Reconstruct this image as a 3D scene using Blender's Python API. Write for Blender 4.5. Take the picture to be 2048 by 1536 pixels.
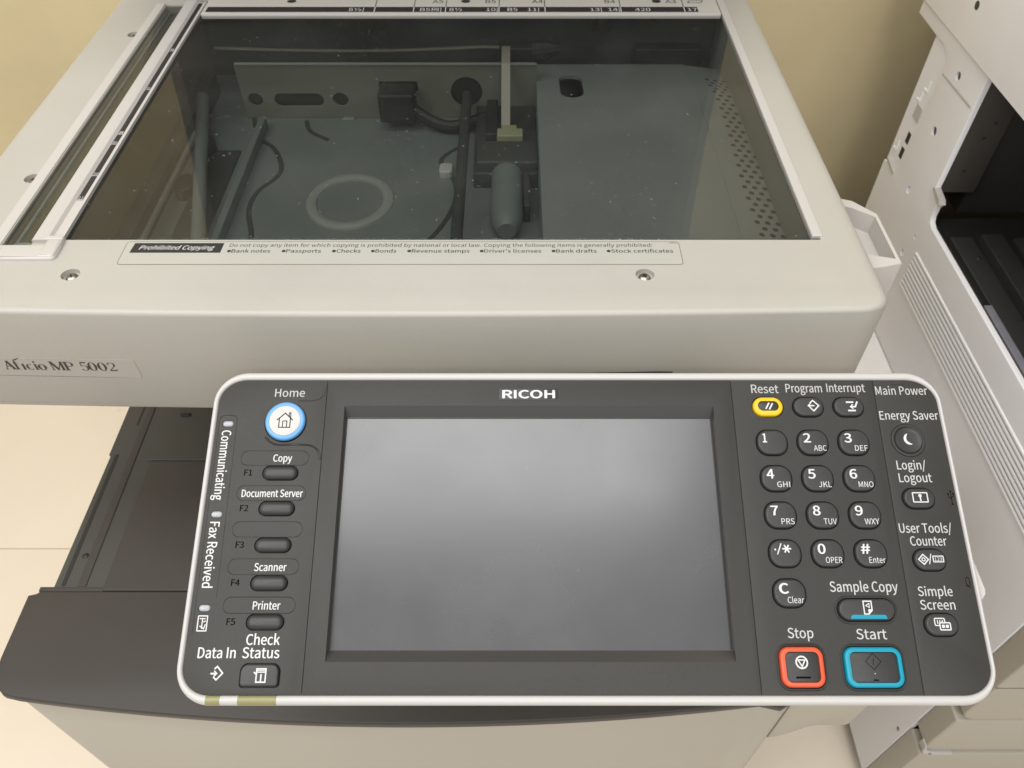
import bpy, bmesh, math, random, os
from mathutils import Vector, noise
from mathutils.geometry import tessellate_polygon
for _o in list(bpy.data.objects):
    bpy.data.objects.remove(_o)
S = bpy.context.scene
C = S.collection
Z0 = 0.90                      # height of the scanner top above the floor, m
rad = math.radians

# ------------------------------------------------------------------ camera
cd = bpy.data.cameras.new("camera"); cam = bpy.data.objects.new("camera", cd); C.objects.link(cam)
cam.location = (0, 0, Z0 + 0.305); cam.rotation_euler = (rad(90 - 48.262), 0, 0)
cd.sensor_width = 36; cd.lens = 1580 / 2048 * 36; cd.clip_start = 0.01; cd.clip_end = 50
cd.dof.use_dof = True; cd.dof.focus_distance = 0.43; cd.dof.aperture_fstop = 22
S.camera = cam

# ------------------------------------------------------------------ light
W = bpy.data.worlds.new("World"); S.world = W; W.use_nodes = True
bg = W.node_tree.nodes["Background"]; bg.inputs[0].default_value = (1.0, 0.985, 0.96, 1); bg.inputs[1].default_value = 0.62
def lamp(name, loc, target, sx, sy, watts, col):
    l = bpy.data.lights.new(name, "AREA"); l.shape = "RECTANGLE"; l.size = sx; l.size_y = sy; l.energy = watts; l.color = col
    o = bpy.data.objects.new(name, l); C.objects.link(o); o.location = loc
    o.rotation_euler = (Vector(target) - Vector(loc)).to_track_quat("-Z", "Y").to_euler()
lamp("ceiling_lamp", (-0.36, 0.20, Z0 + 1.75), (-0.36, 0.20, Z0), 1.7, 0.7, 25, (1.0, 0.995, 0.98))
lamp("room_lamp", (-1.25, -0.55, Z0 + 1.6), (0.5, 0.8, Z0 - 0.5), 1.2, 0.6, 22, (1.0, 0.995, 0.98))
lamp("front_fill", (0.42, -1.3, Z0 + 1.65), (0.45, 1.0, Z0 - 0.1), 0.9, 0.5, 23, (1.0, 0.995, 0.98))  # added fill, no known fixture; brightens the wall at right
S.view_settings.view_transform = "Standard"; S.view_settings.look = "None"
S.view_settings.exposure = -0.13; S.view_settings.gamma = 1.0
S.render.engine = "CYCLES"
S.cycles.max_bounces = 10; S.cycles.transparent_max_bounces = 12; S.cycles.use_denoising = True

# ------------------------------------------------------------------ materials
def mat(name, col, rough=0.5, bump=0.0, bscale=600.0, mottle=0.0, mscale=6.0, metal=0.0, spec=0.5, ior=1.5, speck=0.0):
    m = bpy.data.materials.new(name); m.use_nodes = True
    nt = m.node_tree; N = nt.nodes; L = nt.links; p = N["Principled BSDF"]
    p.inputs["Base Color"].default_value = (*col, 1); p.inputs["Roughness"].default_value = rough
    p.inputs["Metallic"].default_value = metal; p.inputs["Specular IOR Level"].default_value = spec; p.inputs["IOR"].default_value = ior
    tc = N.new("ShaderNodeTexCoord")
    if mottle or speck:
        n = N.new("ShaderNodeTexNoise"); n.inputs["Scale"].default_value = mscale; n.inputs["Detail"].default_value = 6; n.inputs["Roughness"].default_value = 0.6
        L.new(tc.outputs["Object"], n.inputs["Vector"])
        r = N.new("ShaderNodeMapRange"); r.inputs[1].default_value = 0.3; r.inputs[2].default_value = 0.7
        r.inputs[3].default_value = 1 - mottle; r.inputs[4].default_value = 1 + mottle
        L.new(n.outputs["Fac"], r.inputs[0])
        mx = N.new("ShaderNodeVectorMath"); mx.operation = "SCALE"; mx.inputs[0].default_value = col
        L.new(r.outputs[0], mx.inputs["Scale"])
        out = mx.outputs[0]
        if speck:
            v = N.new("ShaderNodeTexNoise"); v.inputs["Scale"].default_value = 420; v.inputs["Detail"].default_value = 2
            L.new(tc.outputs["Object"], v.inputs["Vector"])
            r2 = N.new("ShaderNodeMapRange"); r2.inputs[1].default_value = 0.71; r2.inputs[2].default_value = 0.78; r2.inputs[3].default_value = 1; r2.inputs[4].default_value = 1 + speck
            L.new(v.outputs["Fac"], r2.inputs[0])
            m2 = N.new("ShaderNodeVectorMath"); m2.operation = "SCALE"; L.new(out, m2.inputs[0]); L.new(r2.outputs[0], m2.inputs["Scale"]); out = m2.outputs[0]
        L.new(out, p.inputs["Base Color"])
        rr = N.new("ShaderNodeMapRange"); rr.inputs[1].default_value = 0.3; rr.inputs[2].default_value = 0.7
        rr.inputs[3].default_value = max(0.02, rough - 0.06); rr.inputs[4].default_value = min(1, rough + 0.06)
        L.new(n.outputs["Fac"], rr.inputs[0]); L.new(rr.outputs[0], p.inputs["Roughness"])
    if bump:
        b = N.new("ShaderNodeTexNoise"); b.inputs["Scale"].default_value = bscale; b.inputs["Detail"].default_value = 3
        L.new(tc.outputs["Object"], b.inputs["Vector"])
        bn = N.new("ShaderNodeBump"); bn.inputs["Strength"].default_value = bump; bn.inputs["Distance"].default_value = 0.0004
        L.new(b.outputs["Fac"], bn.inputs["Height"]); L.new(bn.outputs[0], p.inputs["Normal"])
    return m

def glass_mat(name, tint, rough=0.0, ior=1.5):
    m = bpy.data.materials.new(name); m.use_nodes = True
    nt = m.node_tree; N = nt.nodes; L = nt.links
    N.remove(N["Principled BSDF"])
    t = N.new("ShaderNodeBsdfTransparent"); t.inputs[0].default_value = (*tint, 1)
    g = N.new("ShaderNodeBsdfGlossy"); g.inputs["Roughness"].default_value = rough
    f = N.new("ShaderNodeFresnel"); f.inputs[0].default_value = ior
    ge = N.new("ShaderNodeNewGeometry"); iv = N.new("ShaderNodeMath"); iv.operation = "SUBTRACT"; iv.inputs[0].default_value = 1; L.new(ge.outputs["Backfacing"], iv.inputs[1])
    mu = N.new("ShaderNodeMath"); mu.operation = "MULTIPLY"; L.new(f.outputs[0], mu.inputs[0]); L.new(iv.outputs[0], mu.inputs[1])
    x = N.new("ShaderNodeMixShader"); L.new(mu.outputs[0], x.inputs[0]); L.new(t.outputs[0], x.inputs[1]); L.new(g.outputs[0], x.inputs[2])
    # a little dust and old wipe marks on the pane
    tc = N.new("ShaderNodeTexCoord"); d = N.new("ShaderNodeBsdfDiffuse"); d.inputs[0].default_value = (0.7, 0.7, 0.66, 1)
    n1 = N.new("ShaderNodeTexNoise"); n1.inputs["Scale"].default_value = 9; n1.inputs["Detail"].default_value = 5; n1.inputs["Distortion"].default_value = 1.2
    n2 = N.new("ShaderNodeTexNoise"); n2.inputs["Scale"].default_value = 330; n2.inputs["Detail"].default_value = 1
    r1 = N.new("ShaderNodeMapRange"); r1.inputs[1].default_value = 0.4; r1.inputs[2].default_value = 0.75; r1.inputs[3].default_value = 0.002; r1.inputs[4].default_value = 0.014
    r2 = N.new("ShaderNodeMapRange"); r2.inputs[1].default_value = 0.745; r2.inputs[2].default_value = 0.80; r2.inputs[3].default_value = 0; r2.inputs[4].default_value = 0.14
    ad = N.new("ShaderNodeMath"); y = N.new("ShaderNodeMixShader")
    L.new(tc.outputs["Object"], n1.inputs["Vector"]); L.new(tc.outputs["Object"], n2.inputs["Vector"]); L.new(n1.outputs["Fac"], r1.inputs[0]); L.new(n2.outputs["Fac"], r2.inputs[0])
    L.new(r1.outputs[0], ad.inputs[0]); L.new(r2.outputs[0], ad.inputs[1]); L.new(ad.outputs[0], y.inputs[0]); L.new(x.outputs[0], y.inputs[1]); L.new(d.outputs[0], y.inputs[2])
    L.new(y.outputs[0], N["Material Output"].inputs[0])
    return m

M = dict(
    cream=mat("cream_plastic", (0.41, 0.393, 0.352), 0.48, 0.25, 1100, 0.035, 9),
    cream_tan=mat("tan_plastic", (0.42, 0.385, 0.32), 0.5, 0.25, 1400, 0.03, 6),
    white=mat("white_plastic", (0.49, 0.465, 0.435), 0.42, 0.15, 1200, 0.02, 8),
    rim=mat("panel_rim_plastic", (0.49, 0.475, 0.455), 0.38, 0.1, 1500, 0.015, 12),
    grey_white=mat("grey_white_plastic", (0.82, 0.81, 0.825), 0.5, 0.25, 1300, 0.025, 5),
    bright=mat("bright_white_plastic", (0.86, 0.85, 0.845), 0.4),
    panel=mat("charcoal_panel", (0.0325, 0.0315, 0.0285), 0.46, 0.35, 2600, 0.05, 14, speck=0.25, spec=0.34),
    key=mat("charcoal_key", (0.034, 0.0333, 0.0328), 0.42, 0.3, 1800, 0.04, 60, spec=0.42),
    black=mat("black_plastic", (0.012, 0.011, 0.010), 0.5),
    deck=mat("dark_brown_plastic", (0.048, 0.042, 0.037), 0.5, 0.3, 2800, 0.07, 9, spec=0.36),
    deck2=mat("dark_tray_plastic", (0.047, 0.045, 0.039), 0.55, 0.3, 2800, 0.06, 9),
    print_=mat("white_print", (0.60, 0.595, 0.59), 0.6),
    print_mid=mat("pale_grey_print", (0.47, 0.465, 0.46), 0.6),
    print_dim=mat("grey_print", (0.42, 0.415, 0.40), 0.6),
    ink=mat("black_ink", (0.020, 0.018, 0.017), 0.6),
    ink_soft=mat("faded_ink", (0.045, 0.036, 0.030), 0.6),
    emboss=mat("embossed_mark", (0.003, 0.003, 0.003), 0.8, spec=0.1),
    yellow=mat("yellow_plastic", (0.72, 0.47, 0.01), 0.4, mottle=0.03, mscale=40),
    blue=mat("blue_plastic", (0.12, 0.33, 0.66), 0.35),
    orange=mat("orange_plastic", (0.62, 0.085, 0.03), 0.38),
    cyan=mat("cyan_plastic", (0.0, 0.26, 0.37), 0.38),
    led=mat("lamp_lens", (0.36, 0.375, 0.40), 0.25),
    olive=mat("olive_lens", (0.25, 0.235, 0.105), 0.35, mottle=0.05, mscale=80),
    screen=mat("matte_lcd", (0.055, 0.055, 0.06), 0.25, mottle=0.02, mscale=8, ior=1.69, speck=0.2),
    bezel=mat("satin_bezel", (0.05, 0.0485, 0.046), 0.3, 0.1, 2600, spec=0.7),
    label=mat("label_film", (0.415, 0.41, 0.36), 0.42, mottle=0.02, mscale=20),
    clear=mat("badge_film", (0.372, 0.355, 0.315), 0.48),
    steel=mat("screw_steel", (0.42, 0.40, 0.36), 0.35, metal=1.0),
    brass=mat("dull_screw", (0.22, 0.19, 0.15), 0.45, metal=0.7),
    metal=mat("galvanised_sheet", (0.17, 0.180, 0.174), 0.42, 0.1, 900, 0.05, 9),
    metal_l=mat("pale_sheet", (0.27, 0.28, 0.25), 0.45, 0.1, 900, 0.05, 9),
    metal_n=mat("satin_sheet", (0.225, 0.23, 0.222), 0.42, 0.1, 900, 0.05, 9),
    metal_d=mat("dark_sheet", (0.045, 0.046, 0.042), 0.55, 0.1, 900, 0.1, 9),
    metal_o=mat("olive_sheet", (0.20, 0.20, 0.16), 0.5, 0.1, 900, 0.05, 9),
    tan_in=mat("tan_inner_wall", (0.17, 0.145, 0.095), 0.55, 0, 0, 0.06, 9),
    plate=mat("logo_plate_black", (0.014, 0.0135, 0.013), 0.4),
    scale=mat("scale_strip", (0.52, 0.49, 0.44), 0.45),
    lid=mat("lid_underside", (0.20, 0.20, 0.19), 0.6),
    cable=mat("flat_cable", (0.40, 0.35, 0.29), 0.5),
    belt=mat("drive_belt", (0.16, 0.14, 0.10), 0.6),
    conn=mat("connector_plastic", (0.34, 0.33, 0.20), 0.5),
    pad=mat("grey_blue_pad", (0.42, 0.44, 0.42), 0.5),
    strip=mat("grey_blue_strip", (0.20, 0.20, 0.23), 0.45, mottle=0.08, mscale=60),
    bay=mat("bay_black_plastic", (0.014, 0.0135, 0.013), 0.5, 0.5, 1400, 0.1, 12),
    bay_l=mat("bay_grey_plastic", (0.030, 0.0295, 0.029), 0.5, 0.5, 1400, 0.1, 12),
    post_in=mat("post_inner_plastic", (0.052, 0.047, 0.040), 0.55, 0.3, 1400, 0.05, 10),
    groove=mat("joint_shadow", (0.05, 0.046, 0.04), 0.7),
    tile=mat("floor_tile", (0.81, 0.72, 0.60), 0.3, 0.05, 40, 0.03, 3),
    grout=mat("grout", (0.52, 0.44, 0.33), 0.8),
    wall=mat("painted_plaster", (0.57, 0.475, 0.285), 0.7, 0.6, 70, 0.10, 3.6),
    glass=glass_mat("platen_glass", (0.735, 0.752, 0.738), 0.0, 1.5),
)

# ------------------------------------------------------------------ mesh helpers (millimetres, z = 0 at the scanner top)
def XYZ(u, v, w): return (u, v, w)
class MB:
    def __init__(s): s.v = []; s.f = []; s.m = []
    def add(s, vs, fs, mi=0):
        b = len(s.v); s.v += [tuple(p) for p in vs]; s.f += [tuple(b + i for i in f) for f in fs]; s.m += [mi] * len(fs)

def rrect(cx, cy, w, h, r, n=6):
    if not isinstance(r, (tuple, list)): r = (r,) * 4           # order: +x+y, -x+y, -x-y, +x-y
    pts = []
    for k, (sx, sy) in enumerate(((1, 1), (-1, 1), (-1, -1), (1, -1))):
        q = min(r[k], w / 2 - 1e-4, h / 2 - 1e-4); ox, oy = cx + sx * (w / 2 - q), cy + sy * (h / 2 - q)
        if q <= 0.01: pts.append((ox, oy)); continue
        for i in range(n + 1):
            a = rad(90 * k + 90 * i / n); pts.append((ox + q * math.cos(a), oy + q * math.sin(a)))
    return pts
def circle(cx, cy, r, n=24, ry=None): return [(cx + r * math.cos(2 * math.pi * i / n), cy + (ry or r) * math.sin(2 * math.pi * i / n)) for i in range(n)]
def normals(loop):
    n = len(loop); out = []
    for i in range(n):
        a, b, c = loop[i - 1], loop[i], loop[(i + 1) % n]
        e1 = Vector((b[1] - a[1], a[0] - b[0])); e2 = Vector((c[1] - b[1], b[0] - c[0]))
        if e1.length: e1.normalize()
        if e2.length: e2.normalize()
        s = e1 + e2
        d = max(0.35, 1 + e1.dot(e2))
        out.append(s / d)
    return out
def solid(mb, loop, prof, T=XYZ, mi=0, holes=(), hz=None, bottom=True, rf=None, top=True, kf=None):
    """loop CCW; prof [(inset, z)] from the top cap down; rf(normal) scales the insets and the drop of each ring vertex."""
    n = len(loop); N = normals(loop); rings = []; vs = []
    for ins, z in prof:
        ring = []
        for p, nn in zip(loop, N):
            k = rf(nn) if rf else 1.0
            ki = kf(nn) if kf else k
            zz = z * k if (rf and z > -1.001) else z
            ring.append((p[0] - nn.x * ins * ki, p[1] - nn.y * ins * ki, zz))
        rings.append(ring)
    for r in rings: vs += [T(*p) for p in r]
    fs = []
    for k in range(len(rings) - 1):
        for i in range(n):
            j = (i + 1) % n; fs.append((k * n + i, k * n + j, (k + 1) * n + j, (k + 1) * n + i))
    if bottom:
        b = (len(rings) - 1) * n
        if n <= 60: fs.append(tuple(b + i for i in range(n)))
        else:
            tri = tessellate_polygon([[Vector((p[0], p[1], 0)) for p in rings[-1]]]); fs += [tuple(b + i for i in t) for t in tri]
    if top:
        ztop = prof[0][1]
        if holes:
            polys = [[Vector((p[0], p[1], 0)) for p in rings[0]]] + [[Vector((x, y, 0)) for x, y in h] for h in holes]
            off = []; base = len(vs); idx = list(range(n))
            for h in holes:
                idx += list(range(len(vs), len(vs) + len(h))); vs += [T(x, y, ztop) for x, y in h]
            for t in tessellate_polygon(polys): fs.append(tuple(idx[i] for i in t))
            pos = base
            for h in holes:
                m = len(h); b2 = len(vs); vs += [T(x, y, hz) for x, y in h]
                for i in range(m):
                    j = (i + 1) % m; fs.append((pos + i, pos + j, b2 + j, b2 + i))
                pos += m
                # the hole's upper ring vertices are contiguous only while no lower ring is inserted between them
            # (upper rings were appended first, lower rings after)
        else:
            tri = tessellate_polygon([[Vector((p[0], p[1], 0)) for p in rings[0]]])
            fs += [tuple(t) for t in tri]
    mb.add(vs, fs, mi)
def rb(b): return [(b, 0), (b * 0.62, -b * 0.08), (b * 0.3, -b * 0.3), (b * 0.08, -b * 0.62), (0, -b)]
def prof_box(z1, z0, b=0.6):
    return [(i, z1 + z) for i, z in rb(b)] + [(0, z0)]
def box(mb, x0, x1, y0, y1, z0, z1, b=0.6, r=None, mi=0, T=XYZ):
    solid(mb, rrect((x0 + x1) / 2, (y0 + y1) / 2, x1 - x0, y1 - y0, b if r is None else r, 3), prof_box(z1, z0, b), T, mi)
def flat(mb, loop, w, T=XYZ, mi=0, th=0.06):
    solid(mb, loop, [(0, w), (0, w - th)], T, mi, bottom=False)
def stroke(mb, pts, width, w, T=XYZ, mi=0, closed=False):
    n = len(pts); L = []; R = []
    for i in range(n):
        a = pts[i - 1] if (closed or i) else None; c = pts[(i + 1) % n] if (closed or i < n - 1) else None; b = pts[i]
        d1 = Vector((b[0] - a[0], b[1] - a[1])).normalized() if a else None
        d2 = Vector((c[0] - b[0], c[1] - b[1])).normalized() if c else None
        d1 = d1 or d2; d2 = d2 or d1
        n1 = Vector((-d1.y, d1.x)); n2 = Vector((-d2.y, d2.x)); m = (n1 + n2) / max(0.4, 1 + n1.dot(n2))
        L.append((b[0] + m.x * width / 2, b[1] + m.y * width / 2)); R.append((b[0] - m.x * width / 2, b[1] - m.y * width / 2))
    vs = [T(x, y, w) for x, y in L] + [T(x, y, w) for x, y in R]
    mb.add(vs, [(i, (i + 1) % n, n + (i + 1) % n, n + i) for i in range(n if closed else n - 1)], mi)
def tube(mb, pts, r, n=8, closed=False, mi=0, sq=1.0, caps=True):
    P = [Vector(p) for p in pts]; k = len(P); rings = []
    for i, p in enumerate(P):
        a = P[i - 1] if (closed or i) else p; c = P[(i + 1) % k] if (closed or i < k - 1) else p
        t = (c - a).normalized(); up = Vector((0, 0, 1)) if abs(t.z) < 0.9 else Vector((0, 1, 0))
        s = t.cross(up).normalized(); u = s.cross(t)
        rr = r[i] if isinstance(r, (list, tuple)) else r
        rings.append([p + s * rr * math.cos(2 * math.pi * j / n) + u * rr * sq * math.sin(2 * math.pi * j / n) for j in range(n)])
    vs = [q for rg in rings for q in rg]; fs = []
    for i in range(k if closed else k - 1):
        for j in range(n):
            i2 = (i + 1) % k; fs.append((i * n + j, i * n + (j + 1) % n, i2 * n + (j + 1) % n, i2 * n + j))
    if not closed and caps: fs += [tuple(range(n)), tuple((k - 1) * n + j for j in range(n))]
    mb.add(vs, fs, mi)
def smooth_path(pts, n=6):
    out = []; P = [Vector(p) for p in pts]
    for i in range(len(P) - 1):
        a, b, c, d = P[max(0, i - 1)], P[i], P[i + 1], P[min(len(P) - 1, i + 2)]
        for k in range(n):
            t = k / n
            out.append(0.5 * ((2 * b) + (c - a) * t + (2 * a - 5 * b + 4 * c - d) * t * t + (3 * b - a - 3 * c + d) * t ** 3))
    out.append(P[-1]); return out
def dome(mb, cx, cy, z, r, h, T=XYZ, mi=0, n=16):
    solid(mb, circle(cx, cy, r, n), [(r * 0.75, z + h), (r * 0.45, z + h * 0.86), (r * 0.18, z + h * 0.55), (0, z)], T, mi, bottom=False)

FONT = None
try:
    _f = os.path.join(bpy.utils.system_resource("DATAFILES"), "fonts", "Noto Sans CJK Regular.woff2")
    FONT = bpy.data.fonts.load(_f)
except Exception:
    FONT = None
_cache = {}
def glyphs(s, bold=0.0, shear=0.0):
    key = (s, bold, shear)
    if key in _cache: return _cache[key]
    c = bpy.data.curves.new("txt", "FONT"); c.body = s; c.resolution_u = 3; c.offset = bold; c.shear = shear
    if FONT: c.font = FONT
    o = bpy.data.objects.new("txt", c); C.objects.link(o); bpy.context.view_layer.update()
    me = bpy.data.meshes.new_from_object(o.evaluated_get(bpy.context.evaluated_depsgraph_get()))
    vs = [(v.co.x, v.co.y) for v in me.vertices]; fs = [tuple(p.vertices) for p in me.polygons]
    bpy.data.objects.remove(o); bpy.data.curves.remove(c); bpy.data.meshes.remove(me)
    _cache[key] = (vs, fs); return _cache[key]
def text(mb, s, T, o, cap, width=None, w=0.07, ex=(1, 0), ey=(0, -1), mi=0, bold=0.0, shear=0.0, center=False):
    if bold:                                   # heavier strokes: the print laid down again, shifted a little
        d = bold * cap * 0.9; k = 0
        for a, b in ((-d, 0), (d, 0), (0, d * 0.6), (0, -d * 0.6)):
            text(mb, s, T, (o[0] + ex[0] * a + ey[0] * b, o[1] + ex[1] * a + ey[1] * b), cap, width, w + 0.004 * k, ex, ey, mi, 0.0, shear, center); k += 1
        return
    hv = glyphs("H", bold)[0]; hh = max(p[1] for p in hv) - min(p[1] for p in hv); h0 = min(p[1] for p in hv)
    vs, fs = glyphs(s, bold, shear); x0 = min(p[0] for p in vs); x1 = max(p[0] for p in vs)
    sy = cap / hh; sx = (width / (x1 - x0)) if width else sy
    off = -(x1 - x0) * sx / 2 if center else 0
    out = []
    for x, y in vs:
        X = (x - x0) * sx + off; Y = (y - h0) * sy
        out.append(T(o[0] + ex[0] * X + ey[0] * Y, o[1] + ex[1] * X + ey[1] * Y, w))
    mb.add(out, fs, mi)

def build(name, mb, mats, parent=None, angle=32, label=None, kind=None, smooth=True):
    bm = bmesh.new(); vs = [bm.verts.new(p) for p in mb.v]
    for f, mi in zip(mb.f, mb.m):
        try: fc = bm.faces.new([vs[i] for i in f])
        except ValueError: continue
        fc.material_index = mi
    bmesh.ops.remove_doubles(bm, verts=bm.verts, dist=0.0008)
    bmesh.ops.recalc_face_normals(bm, faces=bm.faces)
    lo = [min(v.co[k] for v in bm.verts) for k in range(3)]; hi = [max(v.co[k] for v in bm.verts) for k in range(3)]
    c = Vector([(a + b) / 2 for a, b in zip(lo, hi)])
    for v in bm.verts: v.co = (v.co - c) * 0.001
    me = bpy.data.meshes.new(name); bm.to_mesh(me); bm.free()
    for m in (mats if isinstance(mats, (list, tuple)) else [mats]): me.materials.append(M[m])
    if smooth:
        me.polygons.foreach_set("use_smooth", [True] * len(me.polygons)); me.set_sharp_from_angle(angle=rad(angle))
    o = bpy.data.objects.new(name, me); C.objects.link(o)
    wc = Vector((c.x * 0.001, c.y * 0.001, c.z * 0.001 + Z0)); o["wc"] = tuple(wc)
    if parent is not None:
        o.parent = parent; o.location = wc - Vector(parent["wc"])
    else: o.location = wc
    if label: o["label"] = label
    if kind: o["kind"] = kind
    return o
def thing(name, label, cat, x, y):
    o = bpy.data.objects.new(name, None); C.objects.link(o); o.empty_display_size = 0.1
    o.location = (x * 0.001, y * 0.001, 0); o["wc"] = tuple(o.location); o["label"] = label; o["category"] = cat
    return o

FLOOR = -900.0
# ------------------------------------------------------------------ setting
mb = MB(); box(mb, -3000, 3000, -2400, 1050, FLOOR - 40, FLOOR - 3, 0.5); floor = build("floor", mb, "grout", kind="structure")
JX, JY = 170.0, 95.0
tm = None
for i in range(-5, 5):
    for j in range(-4, 2):
        x0, x1 = JX + 600 * i, JX + 600 * (i + 1); y0, y1 = JY + 600 * j, min(1049, JY + 600 * (j + 1))
        mb = MB(); box(mb, x0 + 1, x1 - 1, y0 + 1, y1 - 1, FLOOR - 12, FLOOR, 0.8); build("floor_tile", mb, "tile", floor)
mb = MB(); box(mb, -3000, 3000, 1050, 1150, FLOOR - 40, 1750, 0.5); wall = build("wall", mb, "wall", kind="structure")

# ------------------------------------------------------------------ main copier
def bow(x): return ((x + 70) / 290.0) ** 2
COP = thing("photocopier", "cream office photocopier with its scanner glass uncovered and a tilted charcoal control panel", "photocopier", -70, 500)

def dense(loop, step=14):
    out = []
    for i, p in enumerate(loop):
        q = loop[(i + 1) % len(loop)]; d = math.hypot(q[0] - p[0], q[1] - p[1]); k = max(1, int(d / step))
        out += [(p[0] + (q[0] - p[0]) * t / k, p[1] + (q[1] - p[1]) * t / k) for t in range(k)]
    return out
# --- scanner housing
base = dense(rrect(-71.5, 563, 585, 474, (14, 14, 22, 22), 8), 18)
outl = [(x, y + 4.8 * bow(x) * max(0, 1 - (y - 326) / 200.0) - 1.2) for x, y in base]
def rfun(n): return 3.0 + 9.0 * n.x ** 4
pr = [(1 - math.sin(a), -(1 - math.cos(a))) for a in [rad(90 * k / 6) for k in range(7)]]
screws = [(-323, 672.5, "brass"), (-323, 457.7, "brass"), (-260.7, 358.7, "steel"), (78.5, 358.7, "steel")]
mb = MB()
holes = [rrect(-49.5, 567, 481, 351, 1.0, 2), rrect(-304, 558.5, 18, 347.5, 1.0, 2)] + [circle(x, y, 5.6, 20, 5.2) for x, y, _ in screws]
solid(mb, outl, pr + [(0.0, -13.5), (0.0, -81), (1.8 / 3, -85)], XYZ, 0, holes, -9, True, rfun)
SC = build("scanner_unit", mb, "cream", COP, 40)
# inner box of the scanner
mb = MB()
box(mb, -290, 190, 392, 738, -82, -68, 0.5); build("scan_chamber_floor", mb, "metal", SC)
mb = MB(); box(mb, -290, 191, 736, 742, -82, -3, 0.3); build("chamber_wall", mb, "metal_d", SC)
mb = MB(); box(mb, -292, -286, 391, 742, -82, -3.5, 0.3); build("chamber_wall", mb, "tan_in", SC)
mb = MB(); box(mb, 189, 192, 391, 742, -82, -9.5, 0.3); build("chamber_wall", mb, "metal", SC)
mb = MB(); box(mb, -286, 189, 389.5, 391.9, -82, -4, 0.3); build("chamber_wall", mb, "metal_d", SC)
# inner rear plate with punched holes
TW = lambda u, v, w: (u, 655 - w, v)
mb = MB()
solid(mb, rrect(-108.5, -43, 261, 50, 1, 2), [(0.4, 0), (0, -0.4), (0, -2)], TW, 0,
      [circle(-227.5, -50, 6.6, 18, 6.2), rrect(-189, -50.5, 44, 12.5, 6.2, 6), circle(-152, -50, 7, 18, 6.4), circle(-40, -43, 14, 24), rrect(-99.5, -38, 34, 10, 0.8, 2)], -2, False)
build("inner_plate", mb, "metal_o", SC)
mb = MB(); box(mb, -236, 20, 662, 664, -67, -20, 0.3); build("dark_backing", mb, "bay", SC)  # black sheet added so the punched holes look shaded inside
mb = MB(); box(mb, -238, 21, 653.6, 656.5, -18, -16.6, 0.4); build("plate_flange", mb, "metal_l", SC)
mb = MB(); box(mb, -236, 22, 680, 683, -68, -36, 0.4); build("inner_partition", mb, "metal_d", SC)
for x in (-147, -103): mb = MB(); box(mb, x - 5, x + 5, 650, 654.6, -67.9, -66.6, 0.3); build("plate_tab", mb, "metal_l", SC)
# embossed floor
def on_floor(pts, z=-68.2): return [(x, y, z) for x, y in pts]
mb = MB(); tube(mb, on_floor(circle(-129, 528, 30.5, 48, 33)), 4.6, 10, True, 0, 0.6); build("embossed_ring", mb, "metal_l", SC)  # paler sheet colour stands in for light caught on the pressed rim
for path in ([(-233, 655), (-222, 622), (-206, 606), (-194, 580), (-194, 562), (-206, 540), (-207, 515), (-199, 488), (-196, 470)],
             [(-38, 612), (-52, 600), (-60, 585), (-52, 568), (-45, 545), (-47, 518), (-58, 487), (-74, 462)],
             [(-185, 650), (-178, 632), (-160, 618)]):
    mb = MB(); tube(mb, smooth_path([(x, y, -68.6) for x, y in path], 5), 2.6, 8, False, 0, 0.5); build("embossed_bead", mb, "metal_d", SC)  # dark metal colour stands in for shade on the pressed slopes
# optics cover plate with perforated side
mb = MB()
TFo = lambda u, v, w: (u, v, w - max(0.0, v - 634) * 0.14)
solid(mb, dense(rrect(89, 546, 136, 306, 1.5, 3), 15), [(0.6, -30), (0.2, -30.2), (0, -30.8), (0, -67)], TFo, 0, [rrect(51, 645, 20, 47, (9, 9, 9, 9), 6), ], -33)
build("optics_cover", mb, "metal_n", SC)
mb = MB(); box(mb, 38, 64, 618, 672, -66, -62, 1); build("dark_hole_plug", mb, "black", SC)  # black block added below the opening in place of its inner shade
mb = MB()
solid(mb, dense(rrect(173, 546, 32, 306, 1.0, 2), 15), [(0.4, 0), (0, -0.4), (0, -20)], lambda u, v, w: (u, v, -31.0 + w - (u - 157) * 0.12 - max(0.0, v - 634) * 0.14))
SP = build("perforated_cover", mb, "metal_n", SC)
mb = MB()
for r in range(35):
    y = 425 + 7.1 * r
    for c_ in range(3):
        x = 173 + 7.6 * c_ + (3.8 if r % 2 else 0) - 1.6 * math.sin(r * 0.2)
        if x < 188.6: flat(mb, circle(x, y, 2.1, 10), 0.12, lambda u, v, w: (u, v, -31.0 + w - (u - 157) * 0.12 - max(0.0, v - 634) * 0.14))
build("vent_holes", mb, "black", SC, kind="stuff")
mb = MB(); box(mb, -230, 21, 395, 450, -67.9, -66.8, 0.3); build("floor_step", mb, "metal", SC)
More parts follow.
